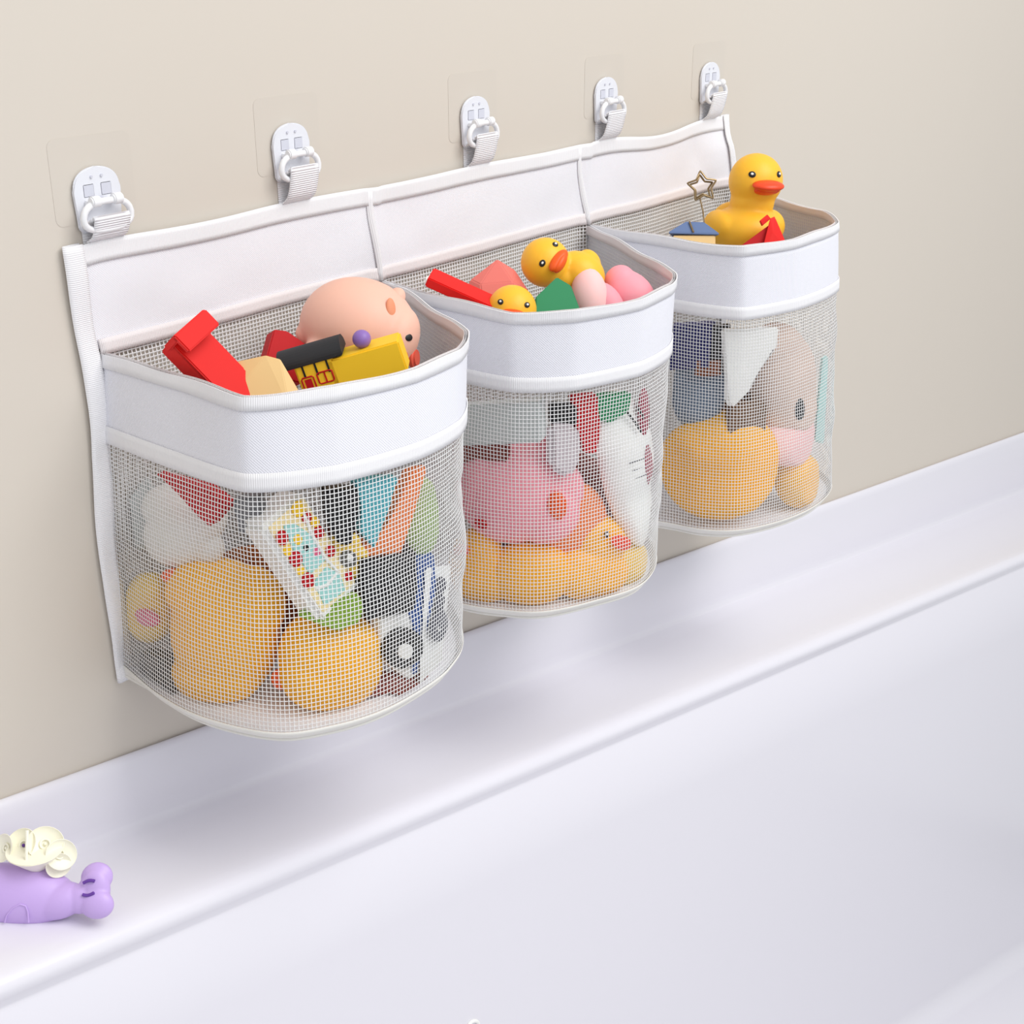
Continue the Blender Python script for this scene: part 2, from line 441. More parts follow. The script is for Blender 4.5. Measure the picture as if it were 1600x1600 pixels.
for k, pk in enumerate(POCK):
    L = (pk['LR']+pk['LB'])/2; Hh = pk['zr'][0]-pk['zb'][0]
    me = netting(lambda u, v: psurf(k, u/L, v/Hh), .001, L-.001, 0, Hh, .0027+.0001*k, .0029+.0001*k, .00025, .00025); me.name = 'pocket'
    po = link('pocket', me, netm, ORG); po['label'] = names[k][1]
    s_ = po.modifiers.new('t', 'SOLIDIFY'); s_.thickness = .00022
    tb = pk['band']/Hh
    def sheet(name, t0, t1, off, m, th, nt=8, s0=.0, s1=1., lab=None, rowv=False):
        bm = grid(lambda u, v: psurf(k, u/L, v/Hh, off), lin(s0*L, s1*L, 150), lin(t0*Hh, t1*Hh, nt))
        return wpart(name, bm, m, po, thick=th, label=lab)
    sheet('fabric_band', .02, tb, .0011, sheer, .0004)
    sheet('rim_binding', -.004/Hh, .0085/Hh, .0020, ribbon, .0008, 3)
    sheet('rim_binding_inside', -.004/Hh, .0075/Hh, -.0012, seam, .0005, 3)
    sheet('band_binding', tb-.0115/Hh, tb, .0020, ribbon, .0007, 3)
    # doubled net and cord at the base
    sheet('base_binding', 1-.0075/Hh, 1.0, .0006, seamw, .0006, 4)
    bm = NB(); tube(bm, [psurf(k, i/90, 1.0, .0004)+V((0, 0, -.0008)) for i in range(91)], .0013); wpart('base_piping', bm, seamw, po)
    # base panel
    bm = NB(); ring = [psurf(k, i/60, .992, -.001) for i in range(61)]
    cen = sum(ring, V())/61; cen.z -= .001
    rs = [[bm.verts.new(cen.lerp(p, f)) for p in ring] for f in (.3, .65, 1)]
    cv = bm.verts.new(cen)
    for i in range(61):
        j = (i+1) % 61
        bm.faces.new((cv, rs[0][i], rs[0][j]))
        for a in range(2): bm.faces.new((rs[a][i], rs[a+1][i], rs[a+1][j], rs[a][j]))
    wpart('base_panel', bm, fabric, po, thick=.0006)

# ------------------------------------------------------------------ straps (parts) and adhesive hooks (things)
hooklab = ['white adhesive hook above the left end of the organizer, nearest the camera', 'white adhesive hook second from the left, above the near pocket',
  'white adhesive hook in the middle of the five, above the centre pocket', 'white adhesive hook above the seam between the middle and far pockets', 'white adhesive hook above the far right corner, the highest in the photo']
for i, hx in enumerate(HX):
    up = 0 if i == 0 else .0085
    zt = .0245+up                                    # ring bar height
    wd = .0255
    # strap: front leg and back leg through the ring
    def SP(u, v):                                     # v from 0 (on the panel) to 1 (ring) and 2 (back on the panel)
        top = zt-.0085
        if v <= 1: z = -.006+(top+.006)*v; y = -.0016 if z < .001 else -.0016-.0128*min(1, (z-.001)/(top-.001))**.3
        else: z = top-(top+.005)*(v-1); y = -.0144+.0136*min(1, (v-1)*3)
        if abs(v-1) < .05: z += .0008
        return rel(hx+u+(.001 if v < 1 else 0), y, z)
    bm = NB(); uvl = bm.loops.layers.uv.new('UVMap')
    us = lin(-wd/2, wd/2, 6); vv = lin(0, 2, 24)
    g = [[(bm.verts.new(SP(u, v)), (u, v*(zt))) for v in vv] for u in us]
    for a in range(6):
        for b in range(24):
            q = (g[a][b], g[a+1][b], g[a+1][b+1], g[a][b+1]); f = bm.faces.new([t[0] for t in q])
            for l, t in zip(f.loops, q): l[uvl].uv = t[1]
    st = wpart('strap', bm, webbing, thick=.0011)
    # ring: rounded rectangle D
    bm = NB(); pts = []
    for a in range(28):
        t = a/28*2*math.pi; cx, cz = math.cos(t), math.sin(t)
        px_ = math.copysign(abs(cx)**.75, cx)*.0170; pz = math.copysign(abs(cz)**.7, cz)*.0085
        pts.append(rel(hx+px_*(1-.12*max(0, pz/.0085)), -.0105, zt-.0085+pz))
    tube(bm, pts, .0021, True, 10)
    wpart('ring', bm, ringm, st)
    # the hook
    base = rel(hx, 0, zt)
    t = thing('adhesive_hook', hooklab[i], 'hook', Matrix.Translation(base), 'adhesive wall hooks')
    bm = NB(); W2 = .0165; pts = [(-W2+.001, -.016), (-W2, .004)]
    for a in range(0, 13):
        g_ = math.pi-a/12*math.pi; pts.append((math.cos(g_)*W2*(1 if abs(math.cos(g_)) < .99 else 1), .006+.0135*math.sin(g_)**.8))
    pts += [(W2, .004), (W2-.001, -.016), (W2-.004, -.019), (-W2+.004, -.019)]
    prism(bm, pts, .0022, (0, -.0022, 0), (90, 0, 0), .0007)
    part('plate', bm, plastw, t)
    for sx in (-1, 1):
        bm = NB(); box(bm, (sx*.0062, -.0033, .0058), (.0074, .0006, .0074), bev=.0003); part('recess', bm, plasti, t)
        bm = NB(); cyl(bm, (sx*.0036, -.0034, .0138), .0009, .0014, (90, 0, 0), 10); part('rivet', bm, plasti, t)
        # clip gripping the ring's bar, on a short arm
        bm = NB(); cyl(bm, (sx*.0078, -.0108, .0004), .0034, .0066, (0, 90, 0), 20, bev=.0008); box(bm, (sx*.0078, -.0068, -.0012), (.0050, .0080, .0030), bev=.0006)
        part('clip', bm, ringm, t)
    bm = NB(); box(bm, (0, -.0042, .0003), (.006, .0022, .0035)); part('rib', bm, plasti, t)
    bm = NB(); W3, H3 = .029, .0255; pts = []
    for cx, cz, a0 in ((1, 1, 0), (-1, 1, 90), (-1, -1, 180), (1, -1, 270)):
        for a in range(0, 91, 18):
            pts.append((cx*(W3-.005)+.005*math.cos(math.radians(a0+a)), cz*(H3-.005)+.005*math.sin(math.radians(a0+a))))
    prism(bm, pts, .00012, (0, -.00012, .012), (90, 0, 0), 0)
    part('adhesive_film', bm, film, t, label='clear adhesive square barely visible on the wall')
# ------------------------------------------------------------------ toys
from mathutils.bvhtree import BVHTree
BVH = []
for k in range(3):
    na, nb_ = 160, 50; vv = [psurf(k, i/na, j/nb_) for i in range(na+1) for j in range(nb_+1)]
    ff = [(i*(nb_+1)+j, (i+1)*(nb_+1)+j, (i+1)*(nb_+1)+j+1, i*(nb_+1)+j+1) for i in range(na) for j in range(nb_)]
    tr = BVHTree.FromPolygons(vv, ff); mid = rel(sum(p[0] for p in POCK[k]['bot'])/len(POCK[k]['bot']), -.06, -.2)
    l_, n_, _, _ = tr.find_nearest(rel(mid.x, -.3, -.2))
    if n_.y > 0: tr = BVHTree.FromPolygons(vv, [f[::-1] for f in ff])
    BVH.append(tr)
def inpoly(k, p):
    pk = POCK[k]; t = min(1, max(0, (pk['zr'][0]+Z0-p.z)/(pk['zr'][0]-pk['zb'][0])))
    poly = [pk['R'][i*4].lerp(pk['B'][i*4], t**.8) for i in range(51)]; c = False; j = len(poly)-1
    for i in range(len(poly)):
        a, b = poly[i], poly[j]
        if (a.y > p.y) != (b.y > p.y) and p.x < (b.x-a.x)*(p.y-a.y)/(b.y-a.y)+a.x: c = not c
        j = i
    return c and p.y < -.001
def behind(k, u, v, rpx, extra=0.0, thick=None):
    """a spot just inside pocket k's net where the eye looks; remembers the net's local frame"""
    d = ray(u, v).normalized(); q = .3
    while q < 2.0 and not inpoly(k, CAM+d*q): q += .001
    p = CAM+d*q; r = rpx*dep(p)/F; pk = POCK[k]
    t = min(1, max(0, (pk['zr'][0]+Z0-p.z)/(pk['zr'][0]-pk['zb'][0])))
    best = min((((psurf(k, i/300, t)-p).length), i/300) for i in range(3, 298))[1]
    a, b = psurf(k, max(.01, best-.03), t), psurf(k, min(.99, best+.03), t)
    e1 = V((b.x-a.x, b.y-a.y, 0)).normalized(); n = e1.cross(V((0, 0, 1))).normalized()
    if e1.dot(CR) < 0 and abs(e1.dot(CR)) > .35: e1 = -e1
    if n.dot(CF) > 0: n = -n
    # keep the toy's outward axis part way between the net's normal and the view
    n = (n*.75 - V((CF.x, CF.y, 0)).normalized()*.25).normalized()
    e1 = V((0, 0, 1)).cross(n).normalized()
    c1 = max(.42, e1.dot(CR)); sh = -e1.dot(CD)        # image rise of the tangent
    c2 = -CD.z
    M = Matrix.Identity(4)
    for i in range(3): M[i][0] = e1[i]; M[i][1] = (0, 0, 1)[i]; M[i][2] = n[i]
    A = Matrix(((1/c1, 0, 0, 0), (-sh/c1/c2, 1/c2, 0, 0), (0, 0, 1, 0), (0, 0, 0, 1)))
    back = (thick if thick is not None else r)+.0040+extra*.7
    c = p - n*back
    TF['p'] = p
    c = c + (p-c-d*((p-c).dot(CF)/d.dot(CF)))*-1*0
    # keep it on the line of sight
    c = p + d*(back/max(.5, -d.dot(n)))
    TF['M'] = M; TF['A'] = A; TF['k'] = k
    return c, r
def inside(c, rx=0, ry=0, rz=0):
    """matrix of a toy lying against the net (in-plane turn rz is applied before the shear)"""
    TF['pre'] = TF['A'] @ euler(rx, ry, rz)
    TF['W'] = Matrix.Translation(c) @ TF['M']
    return TF['W']
def px(p, n): return n*dep(p)/F

def eye(parent, c, nrm, r, name='eye', ring=True):
    """black eye with a white glint, c centre, nrm outward (local)"""
    nrm = V(nrm).normalized(); q = nrm.to_track_quat('Z', 'Y').to_matrix().to_4x4()
    bm = NB(); bmesh.ops.create_uvsphere(bm, u_segments=16, v_segments=10, radius=1, matrix=T3(V(c)) @ q @ Matrix.Diagonal((r*.82, r, r*.25, 1)))
    e = part(name, bm, black, parent)
    if ring:
        bm = NB(); bmesh.ops.create_uvsphere(bm, u_segments=12, v_segments=8, radius=1, matrix=T3(V(c)+nrm*r*.2+V((r*.05, r*.1, 0))) @ q @ Matrix.Diagonal((r*.34, r*.42, r*.12, 1)))
        part('glint', bm, whitep, e)
def duck(label, p, s, yaw=0, roll=0, pitch=0, m=yellow, cat='rubber duck', body=True, group=None, bm_body=None, head=(0, .98, .22), bs=1.0, name='rubber_duck', beak_s=1.0, beakm=None):
    t = thing(name, label, cat, facing(p, pitch, yaw, roll), group)
    h = V(head)*s
    b = NB(); ell(b, h, .56*s)
    if body:
        ell(b, (0, -.05*s, -.15*s), (.80*s*bs, .62*s*bs, .98*s*bs)); ell(b, (0, .22*s, -1.0*s*bs), (.38*s, .30*s, .40*s), (-35, 0, 0))
        ell(b, (.62*s*bs, .05*s, -.2*s), (.26*s, .36*s, .58*s)); ell(b, (-.62*s*bs, .05*s, -.2*s), (.26*s, .36*s, .58*s))
        ell(b, h.lerp(V((0, 0, 0)), .45), (.46*s, .4*s, .46*s))
    fuse(part('body', b, m, t), max(.0012, s*.045), 5)
    b = NB(); ell(b, h+V((0, -.10*s, .60*s)), (.27*s*beak_s, .085*s*beak_s, .25*s), (14, 0, 0)); ell(b, h+V((0, -.19*s, .55*s)), (.22*s*beak_s, .075*s*beak_s, .2*s), (-12, 0, 0))
    part('beak', b, beakm or beakred, t)
    for sx in (-1, 1):
        n = V((sx*.52, .22, .80)).normalized(); eye(t, h+n*.56*s, n, .078*s)
    return t

# ---- near pocket: toys standing out of the top
p = at(352, 586, -.088)
t = thing('toy_block', 'red channel block with a lipped end sticking out at the left of the near pocket', 'toy block', facing(p, -32, 12, -47))
b = NB(); box(b, (0, 0, 0), (.072, .0235, .004)); box(b, (0, -.0100, -.008), (.072, .0035, .018)); box(b, (0, .0100, -.008), (.072, .0035, .018))
part('channel', b, red, t)
b = NB(); box(b, (-.0345, 0, .0035), (.0045, .0275, .020)); box(b, (-.0300, 0, .0125), (.0125, .0275, .0045)); part('end_lip', b, red, t)
p = at(424, 600, -.105)
b = NB(); s = px(p, 1)
hull(b, [(-62*s, 10*s, -12*s), (-55*s, 35*s, 0), (-8*s, 44*s, 8*s), (15*s, 38*s, 6*s), (42*s, -10*s, 4*s), (30*s, -35*s, 14*s), (-30*s, -40*s, 16*s), (-50*s, -10*s, 12*s),
         (-40*s, 30*s, -30*s), (10*s, 34*s, -34*s), (40*s, -12*s, -36*s), (0, -45*s, -30*s)], .0004)
solo('gem_block', b, tan, facing(p), 'faceted tan wooden block between the red channel block and the yellow train', 'toy block', smooth=False)
p = at(444, 553, -.055)
t_ = facing(p, -10, 25, -14)
b = NB(); prism(b, [(-.014, -.018), (.014, -.018), (.012, .008), (-.003, .0135), (-.012, .012)], .016)
solo('toy_block', b, dred, t_, 'small dark red block lying behind the black train roof in the near pocket', 'toy block', smooth=False)
# pig
p = at(560, 510, -.078); s = px(p, 84)
t = thing('toy_pig', 'round peach vinyl pig lying in the near pocket with its coral snout to the right', 'toy pig', facing(p))
b = NB(); ell(b, (0, -.02*s, 0), (1.10*s, .93*s, .92*s), (0, 0, -10), 32); ell(b, (.72*s, -.25*s, .18*s), (.42*s, .62*s, .55*s), (0, 0, -20))
ell(b, (-.98*s, -.22*s, .15*s), (.24*s, .15*s, .16*s), (0, 0, -60)); ell(b, (-.72*s, -.52*s, .45*s), (.36*s, .24*s, .25*s), (0, 0, 40))
fuse(part('body', b, pigm, t), .0016, 6)
b = NB(); ell(b, (.66*s, .24*s, .66*s), (.10*s, .19*s, .05*s), (0, 40, 4)); part('ear_inner', b, pigin, t)
b = NB(); ell(b, (.70*s, .50*s, .10*s), (.17*s, .22*s, .14*s), (0, 0, -32)); part('ear', b, pigm, t)
eye(t, (.98*s, -.28*s, .60*s), (.6, 0, .8), .085*s, ring=False)
b = NB(); ell(b, (.90*s, -.60*s, .50*s), (.07*s, .085*s, .05*s), (0, 40, 0)); part('cheek', b, pigs, t)
b = NB(); cyl(b, (1.03*s, -.60*s, .14*s), .20*s, .16*s, (0, 75, 0), 24, bev=.05*s); part('snout', b, pigs, t)
# train
p = at(548, 577, -.112); s = px(p, 1)
t = thing('toy_train', 'yellow wooden train with black curved roof and purple ball in the near pocket', 'toy train', facing(p, 24, -6, 15))
b = NB(); box(b, (30*s, 4*s, 0), (118*s, 52*s, 50*s), bev=.001); box(b, (-48*s, 1*s, 0), (62*s, 76*s, 50*s), bev=.001); part('body', b, trainy, t, smooth=False)
b = NB(); pts = [(29*s*math.cos(math.radians(a)), 20*s*math.sin(math.radians(a))) for a in range(0, 181, 12)]
prism(b, [(x, y) for x, y in pts]+[(-28*s, -5*s), (28*s, -5*s)], 102*s, (-50*s, 38*s, 1*s), (0, 90, 0), .0006)
part('roof', b, blackm, t, angle=30)
b = NB(); ell(b, (33*s, 43*s, 4*s), 14.5*s); cyl(b, (33*s, 28*s, 4*s), 6*s, 12*s, (90, 0, 0)); part('ball', b, purple, t)
for x in (-66, -46, -27):
    b = NB(); box(b, (x*s, 24*s, 25.5*s), (3*s, 22*s, 1.5*s), bev=0); part('pillar', b, black, t)
for x, y, wd, h in ((-64, 2, 19, 24), (-36, 7, 24, 18)):
    b = NB(); tube(b, [(x*s+dx*wd/2*s, y*s+dy*h/2*s, 25.6*s) for dx, dy in ((-1, -.8), (-.8, -1), (.8, -1), (1, -.8), (1, .8), (.8, 1), (-.8, 1), (-1, .8))], 1.3*s, True, 6); 
    if wd > 20: box(b, (x*s, y*s, 25.6*s), (2.2*s, h*s, 1.6*s), bev=0)
    f = part('window_frame', b, dred, t)
    if wd < 20:
        b = NB(); box(b, (x*s, y*s, 25.4*s), (11*s, 17*s, 1*s), bev=0); part('pane', b, dred, f)

PRE = True
# ---- near pocket: toys behind the net
def lump(label, k, u, v, rx, ry, m, name='rubber_duck', cat='rubber duck', extra=0, rz=0, lumps=(), depthf=.8, group=None, vox=None):
    c, r = behind(k, u, v, max(rx, ry), extra, thick=min(rx, ry)*.0004*depthf*1.3)
    s = dep(c)/F
    t = thing(name, label, cat, inside(c, 0, 0, rz), group)
    b = NB(); ell(b, (0, 0, 0), (rx*s, ry*s, min(rx, ry)*s*depthf), n=28)
    for (x, y, z, a, bb, cc) in lumps: ell(b, (x*s, y*s, z*s), (a*s, bb*s, cc*s))
    fuse(part('body', b, m, t), vox or max(.0013, rx*s*.04), 5)
    return t, s
t, s = lump('largest amber rubber duck low in the near pocket, left of the other round one', 0, 352, 985, 86, 112, amber, lumps=((-30, 70, 10, 55, 45, 45), (40, 40, 0, 60, 62, 50), (-10, -60, 15, 75, 55, 50)))
b = NB(); ell(b, (-70*s, 95*s, 20*s), (16*s, 10*s, 14*s)); part('beak', b, orange, t)
t, s = lump('round amber rubber duck low in the near pocket under the green leaf', 0, 517, 1030, 78, 80, amber, lumps=((-20, -20, 12, 60, 55, 50), (25, 25, 8, 50, 48, 45)))
b = NB(); ell(b, (-78*s, -30*s, 0), (12*s, 16*s, 12*s)); part('beak', b, orange, t)
t, s = lump('small pale yellow duck with a pink beak squeezed at the left of the near pocket', 0, 232, 950, 42, 56, paley, extra=.0, lumps=((10, 30, 5, 30, 28, 25),))
b = NB(); ell(b, (26*s, -2*s, 30*s), (22*s, 12*s, 12*s), (0, 0, -20)); part('beak', b, magenta, t)
t, s = lump('round off-white rubber toy above the ducks at the left of the near pocket', 0, 283, 835, 62, 52, whitet, name='bath_toy', cat='bath toy', extra=.004, lumps=((-30, 40, -10, 40, 34, 30), (40, 20, -5, 34, 34, 30), (46, -22, 0, 26, 26, 20)))
c, r = behind(0, 215, 800, 40, .010); s = dep(c)/F
b = NB(); box(b, (0, 0, 0), (60*s, 90*s, 22*s), (0, 20, 10), .002); solo('toy_block', b, grey, inside(c), 'pale grey block behind the net at the upper left of the near pocket', 'toy block')
c, r = behind(0, 305, 775, 40, .004, .008); s = dep(c)/F
b = NB(); prism(b, [(-62*s, 38*s), (30*s, 14*s), (66*s, -12*s), (30*s, -44*s), (8*s, -26*s), (-18*s, 8*s)], 26*s); solo('toy_block', b, dred, inside(c), 'dark red block behind the net just under the band of the near pocket', 'toy block', smooth=False)
c, r = behind(0, 393, 800, 24, .006, .010); s = dep(c)/F
b = NB(); box(b, (0, 0, 0), (44*s, 52*s, 26*s)); solo('toy_block', b, mat('grey_block', (120, 120, 124), .5), inside(c, 0, 0, 8), 'small mid-grey block left of the patterned toy phone', 'toy block')
c, r = behind(0, 252, 1046, 34, .006, .010); s = dep(c)/F
b = NB(); prism(b, [(-30*s, 30*s), (20*s, 26*s), (34*s, -6*s), (44*s, -44*s), (0, -22*s), (-34*s, -4*s)], 26*s); solo('toy_block', b, black, inside(c), 'black block in the lower left corner of the near pocket', 'toy block', smooth=False)
# toy phone
c, r = behind(0, 472, 868, 60, .004, .014); s = dep(c)/F
t = thing('toy_phone', 'white toy phone with a red, aqua and yellow patterned face leaning in the near pocket', 'toy phone', inside(c, 4, 30, 30))
b = NB(); box(b, (0, 0, 0), (94*s, 176*s, 60*s), bev=.0032); part('case', b, whitep, t)
z = 30*s
b = NB(); box(b, (2*s, 4*s, z), (76*s, 156*s, 2.4*s), bev=.0008); f = part('face', b, mat('pale_yellow_print', (246, 226, 170), .5), t)
b = NB(); prism(b, [(-28*s, -66*s), (16*s, -72*s), (24*s, -46*s), (10*s, -22*s), (-22*s, -26*s)], 2*s, (0, 0, z+2*s), bev=.0004); part('screen', b, aqua, f)
b = NB(); prism(b, [(-20*s, -14*s), (14*s, -14*s), (20*s, 24*s), (4*s, 62*s), (-14*s, 70*s), (-22*s, 30*s)], 2*s, (0, 0, z+1.8*s), bev=.0004); part('screen', b, aqua, f)
for x, y, rr, mm in ((-26, 58, 11, dred), (-26, 20, 12, dred), (-28, -18, 12, dred), (10, 6, 7, magenta), (26, 56, 9, dred), (30, 26, 10, dred), (30, -8, 9, dred), (34, -58, 8, dred),
                     (22, 74, 12, trainy), (-6, 40, 8, trainy), (34, 42, 8, trainy), (-30, 38, 8, trainy), (-2, 22, 5, black), (-30, 2, 7, trainy)):
    b = NB(); cyl(b, (x*s, y*s, z+2.8*s), rr*s, 2*s, (0, 0, 0), 14, bev=.0003); part('printed_dot', b, mm, f)
b = NB(); tube(b, [(26*s, 66*s, z+2*s), (18*s, 30*s, z+3*s), (16*s, -10*s, z+3*s), (22*s, -40*s, z+3*s), (-6*s, -44*s, z+3*s), (-26*s, -36*s, z+2*s)], 3*s); part('printed_line', b, whitep, f)
# flower with an eye
c, r = behind(0, 541, 868, 30, .004); s = dep(c)/F
t = thing('bath_toy', 'small yellow flower-shaped toy with a grey eye right of the patterned toy phone', 'bath toy', inside(c))
b = NB()
for a in range(6): ell(b, (20*s*math.cos(a*math.pi/3), 24*s*math.sin(a*math.pi/3), 0), (14*s, 16*s, 10*s))
ell(b, (0, 0, 0), (24*s, 28*s, 12*s)); fuse(part('body', b, paley, t), .0013)
b = NB(); cyl(b, (0, 0, 12*s), 13*s, 5*s); e = part('eye', b, mat('grey_iris', (96, 94, 88), .4), t); b = NB(); ell(b, (2*s, 2*s, 15*s), (5*s, 6*s, 2*s)); part('glint', b, whitep, e)
def blk(label, k, u, v, pts, m, extra=.002, th=26, thick=.008, rz=0, name='toy_block', cat='toy block', rx=0, ry=0, sm=False, bev=.0012):
    c, r = behind(k, u, v, 20, extra, thick); s = dep(c)/F; b = NB()
    prism(b, [(x*s, y*s) for x, y in pts], th*s, bev=bev); return solo(name, b, m, inside(c, rx, ry, rz), label, cat, smooth=sm), s
def rect(w_, h_): return [(-w_/2, -h_/2), (w_/2, -h_/2), (w_/2, h_/2), (-w_/2, h_/2)]
blk('black wooden block just below the band right of the toy phone', 0, 528, 803, [(-22, 40), (30, 44), (26, 0), (14, -46), (-4, -44), (-22, 0)], black)
blk('teal wooden block between the black block and the orange stick', 0, 578, 795, [(-26, 46), (40, 52), (24, 6), (0, -60), (-22, -30), (-14, 10)], teal, .004)
blk('orange wooden stick slanting down behind the net of the near pocket', 0, 607, 818, [(30, 84), (62, 90), (34, 20), (6, -60), (-42, -72), (-40, -30), (-6, 0)], orangep, .006)
blk('dark brown block behind the orange stick', 0, 625, 830, [(-10, 30), (24, 60), (30, -20), (-26, -50), (-50, -40)], mat('dark_brown', (74, 44, 32), .5), .014)
c, r = behind(0, 657, 815, 24, .003); s = dep(c)/F
b = NB(); ell(b, (0, 0, 0), (29*s, 60*s, 20*s), (0, 0, -8)); ell(b, (2*s, 45*s, 0), (22*s, 26*s, 14*s)); o = solo('bath_toy', b, olive, inside(c), 'olive green rounded toy at the upper right of the near pocket', 'bath toy'); fuse(o, .0014)
blk('large black block in the middle right of the near pocket', 0, 606, 912, [(-42, 44), (46, 52), (44, 0), (30, -40), (-40, -50), (-46, -10)], black, .003, 34)
blk('long blue strip standing at the right of the near pocket', 0, 660, 955, [(-14, 86), (20, 92), (24, 40), (2, -20), (-12, -100), (-24, -100), (-14, -20), (-32, 20), (-18, 44)], blue, .001, 12)
blk('lime green leaf-shaped toy lying on the round duck', 0, 518, 956, [(-52, -2), (-24, 8), (40, 30), (48, 12), (40, -14), (8, -28), (-20, -16)], lime, .002, 20, name='bath_toy', cat='bath toy')
# toy car with wheel
c, r = behind(0, 625, 1010, 34, .004, .010); s = dep(c)/F
t = thing('toy_car', 'white toy car with a big black wheel at the lower right of the near pocket', 'toy car', inside(c, 0, 10, 0))
b = NB(); prism(b, [(-30*s, 50*s), (20*s, 58*s), (34*s, 30*s), (34*s, -50*s), (10*s, -56*s), (-16*s, -30*s), (-30*s, 10*s)], 26*s, (0, 0, -12*s), bev=.001); part('body', b, whitep, t)
b = NB(); cyl(b, (0, 0, 6*s), 32*s, 14*s, (0, 0, 0), 32, bev=.0012); wl = part('wheel', b, black, t); b = NB(); cyl(b, (-2*s, -2*s, 14*s), 12*s, 6*s, (0, 0, 0), 20, bev=.0006); part('hub', b, whitep, wl)
# white card with dark marks
c, r = behind(0, 688, 990, 30, .001, .002); s = dep(c)/F
t = thing('toy_card', 'white toy board with three dark round marks at the right edge of the near pocket', 'toy board', inside(c, 0, 30, -4))
b = NB(); box(b, (0, 0, 0), (58*s, 210*s, 6*s), bev=.001); part('board', b, whitep, t)
for x, y, rr in ((2, 76, 14), (0, 47, 15), (0, 13, 26)):
    b = NB(); cyl(b, (x*s, y*s, 3.4*s), rr*s, 2*s, (0, 0, 0), 18); pr = part('printed_mark', b, mat('dark_print', (52, 54, 70), .5), t)
    if rr > 20:
        b = NB(); cyl(b, (x*s, y*s, 4.4*s), 9*s, 2*s, (0, 0, 0), 5); part('star', b, whitep, pr)
c, r = behind(0, 600, 1075, 30, .022, .010); s = dep(c)/F  # dark maroon ellipsoid set deep behind the net
b = NB(); ell(b, (0, 0, 0), (60*s, 26*s, 22*s)); solo('bath_toy', b, mat('maroon_rubber', (128, 52, 40), .5), inside(c), 'dark maroon shape at the bottom between the round duck and the toy car', 'bath toy')

PRE = False
PRE = True  # added dark fillers deep in the pockets darken the gaps; shapes invented
for lab, kk, u, v, rx, ry, mm in (('added rust-brown filler darkening gaps between the two largest ducks of the near pocket', 0, 400, 930, 90, 80, mat('filler_rust', (150, 84, 34), .6, .2)),
     ('added filler darkening the gaps around the large black block', 0, 585, 880, 80, 120, mat('filler_dark', (84, 48, 36), .6, .2)),
     ('added dark red filler darkening gaps between the pink pig and the white curved toy', 1, 870, 800, 110, 100, mat('maroon_rubber', (128, 52, 40), .6, .2)),
     ('added brown filler darkening gaps between the white piece and the beige plush', 2, 1165, 640, 90, 100, mat('umber', (120, 92, 70), .6, .2))):
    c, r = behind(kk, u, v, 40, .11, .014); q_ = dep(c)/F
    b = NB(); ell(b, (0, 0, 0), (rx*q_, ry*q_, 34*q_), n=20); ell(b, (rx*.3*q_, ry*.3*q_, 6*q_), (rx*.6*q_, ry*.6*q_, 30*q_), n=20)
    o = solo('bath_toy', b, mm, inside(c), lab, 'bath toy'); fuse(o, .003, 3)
PRE = False
# ---- middle pocket: toys out of the top
p = at(722, 456, -.070); s = px(p, 1)
t = thing('toy_block', 'red plastic slab with a white rounded end at the left of the middle pocket', 'toy block', facing(p, -58, 4, -24))
b = NB(); box(b, (0, 0, 0), (112*s, 44*s, 16*s), bev=.0008); part('slab', b, red, t)
b = NB(); cyl(b, (-53*s, -10*s, -4*s), 9*s, 12*s, (0, 90, 0), 20, bev=.0006); part('end_cap', b, whitep, t)
p = at(775, 443, -.060); s = px(p, 1)
b = NB(); hull(b, [(-54*s, -22*s, 0), (-40*s, 6*s, 4*s), (2*s, 39*s, 0), (30*s, 22*s, -2*s), (52*s, -12*s, 0), (50*s, -40*s, 0), (-50*s, -44*s, 0), (26*s, 0, 18*s), (28*s, -40*s, 22*s), (-20*s, -40*s, 24*s), (-24*s, -4*s, 18*s), (0, 20*s, -30*s), (-30*s, -10*s, -30*s), (40*s, -20*s, -30*s)], .0008)
solo('gem_block', b, salmon, facing(p), 'faceted salmon pink wooden block behind the ducks in the middle pocket', 'toy block', smooth=False)
# small ducks
p = at(852, 410, -.082); s = px(p, 38)/.56
t = thing('rubber_duck', 'small yellow rubber duck lying on its side in the middle pocket', 'rubber duck', facing(p))
b = NB(); ell(b, (0, 0, 0), .57*s, n=28); ell(b, (.80*s, -.20*s, -.3*s), (.62*s, .50*s, .55*s), (0, 0, -25)); ell(b, (.42*s, -.30*s, -.2*s), (.42*s, .36*s, .4*s)); ell(b, (1.05*s, .1*s, -.35*s), (.3*s, .22*s, .3*s), (0, 0, -50))
fuse(part('body', b, yellow, t), .0013, 5)
b = NB(); ell(b, (.29*s, -.05*s, .50*s), (.33*s, .15*s, .14*s), (0, 20, 55)); ell(b, (.33*s, -.10*s, .50*s), (.28*s, .12*s, .16*s), (0, 20, 62)); part('beak', b, orange, t)
for cc in ((-.08*s, -.12*s, .555*s), (.22*s, .34*s, .40*s)): eye(t, cc, V(cc), .085*s)
p = at(800, 484, -.100); s = px(p, 39)/.56
duck('small yellow rubber duck peeking over the front rim of the middle pocket', p - CD*(-px(p, 0)) , s, yaw=4, roll=-6, pitch=6, head=(0, 0, 0), body=False)
p = at(872, 468, -.112); s = px(p, 1)
b = NB(); prism(b, [(-38*s, -2*s), (-4*s, 31*s), (18*s, 18*s), (32*s, -22*s), (36*s, -50*s), (-40*s, -50*s)], 34*s, bev=.0007)
solo('toy_block', b, green, facing(p, -8, 8, 0), 'green five-sided wooden block in the middle of the middle pocket', 'toy block', smooth=False)
p = at(930, 462, -.118); s = px(p, 1)
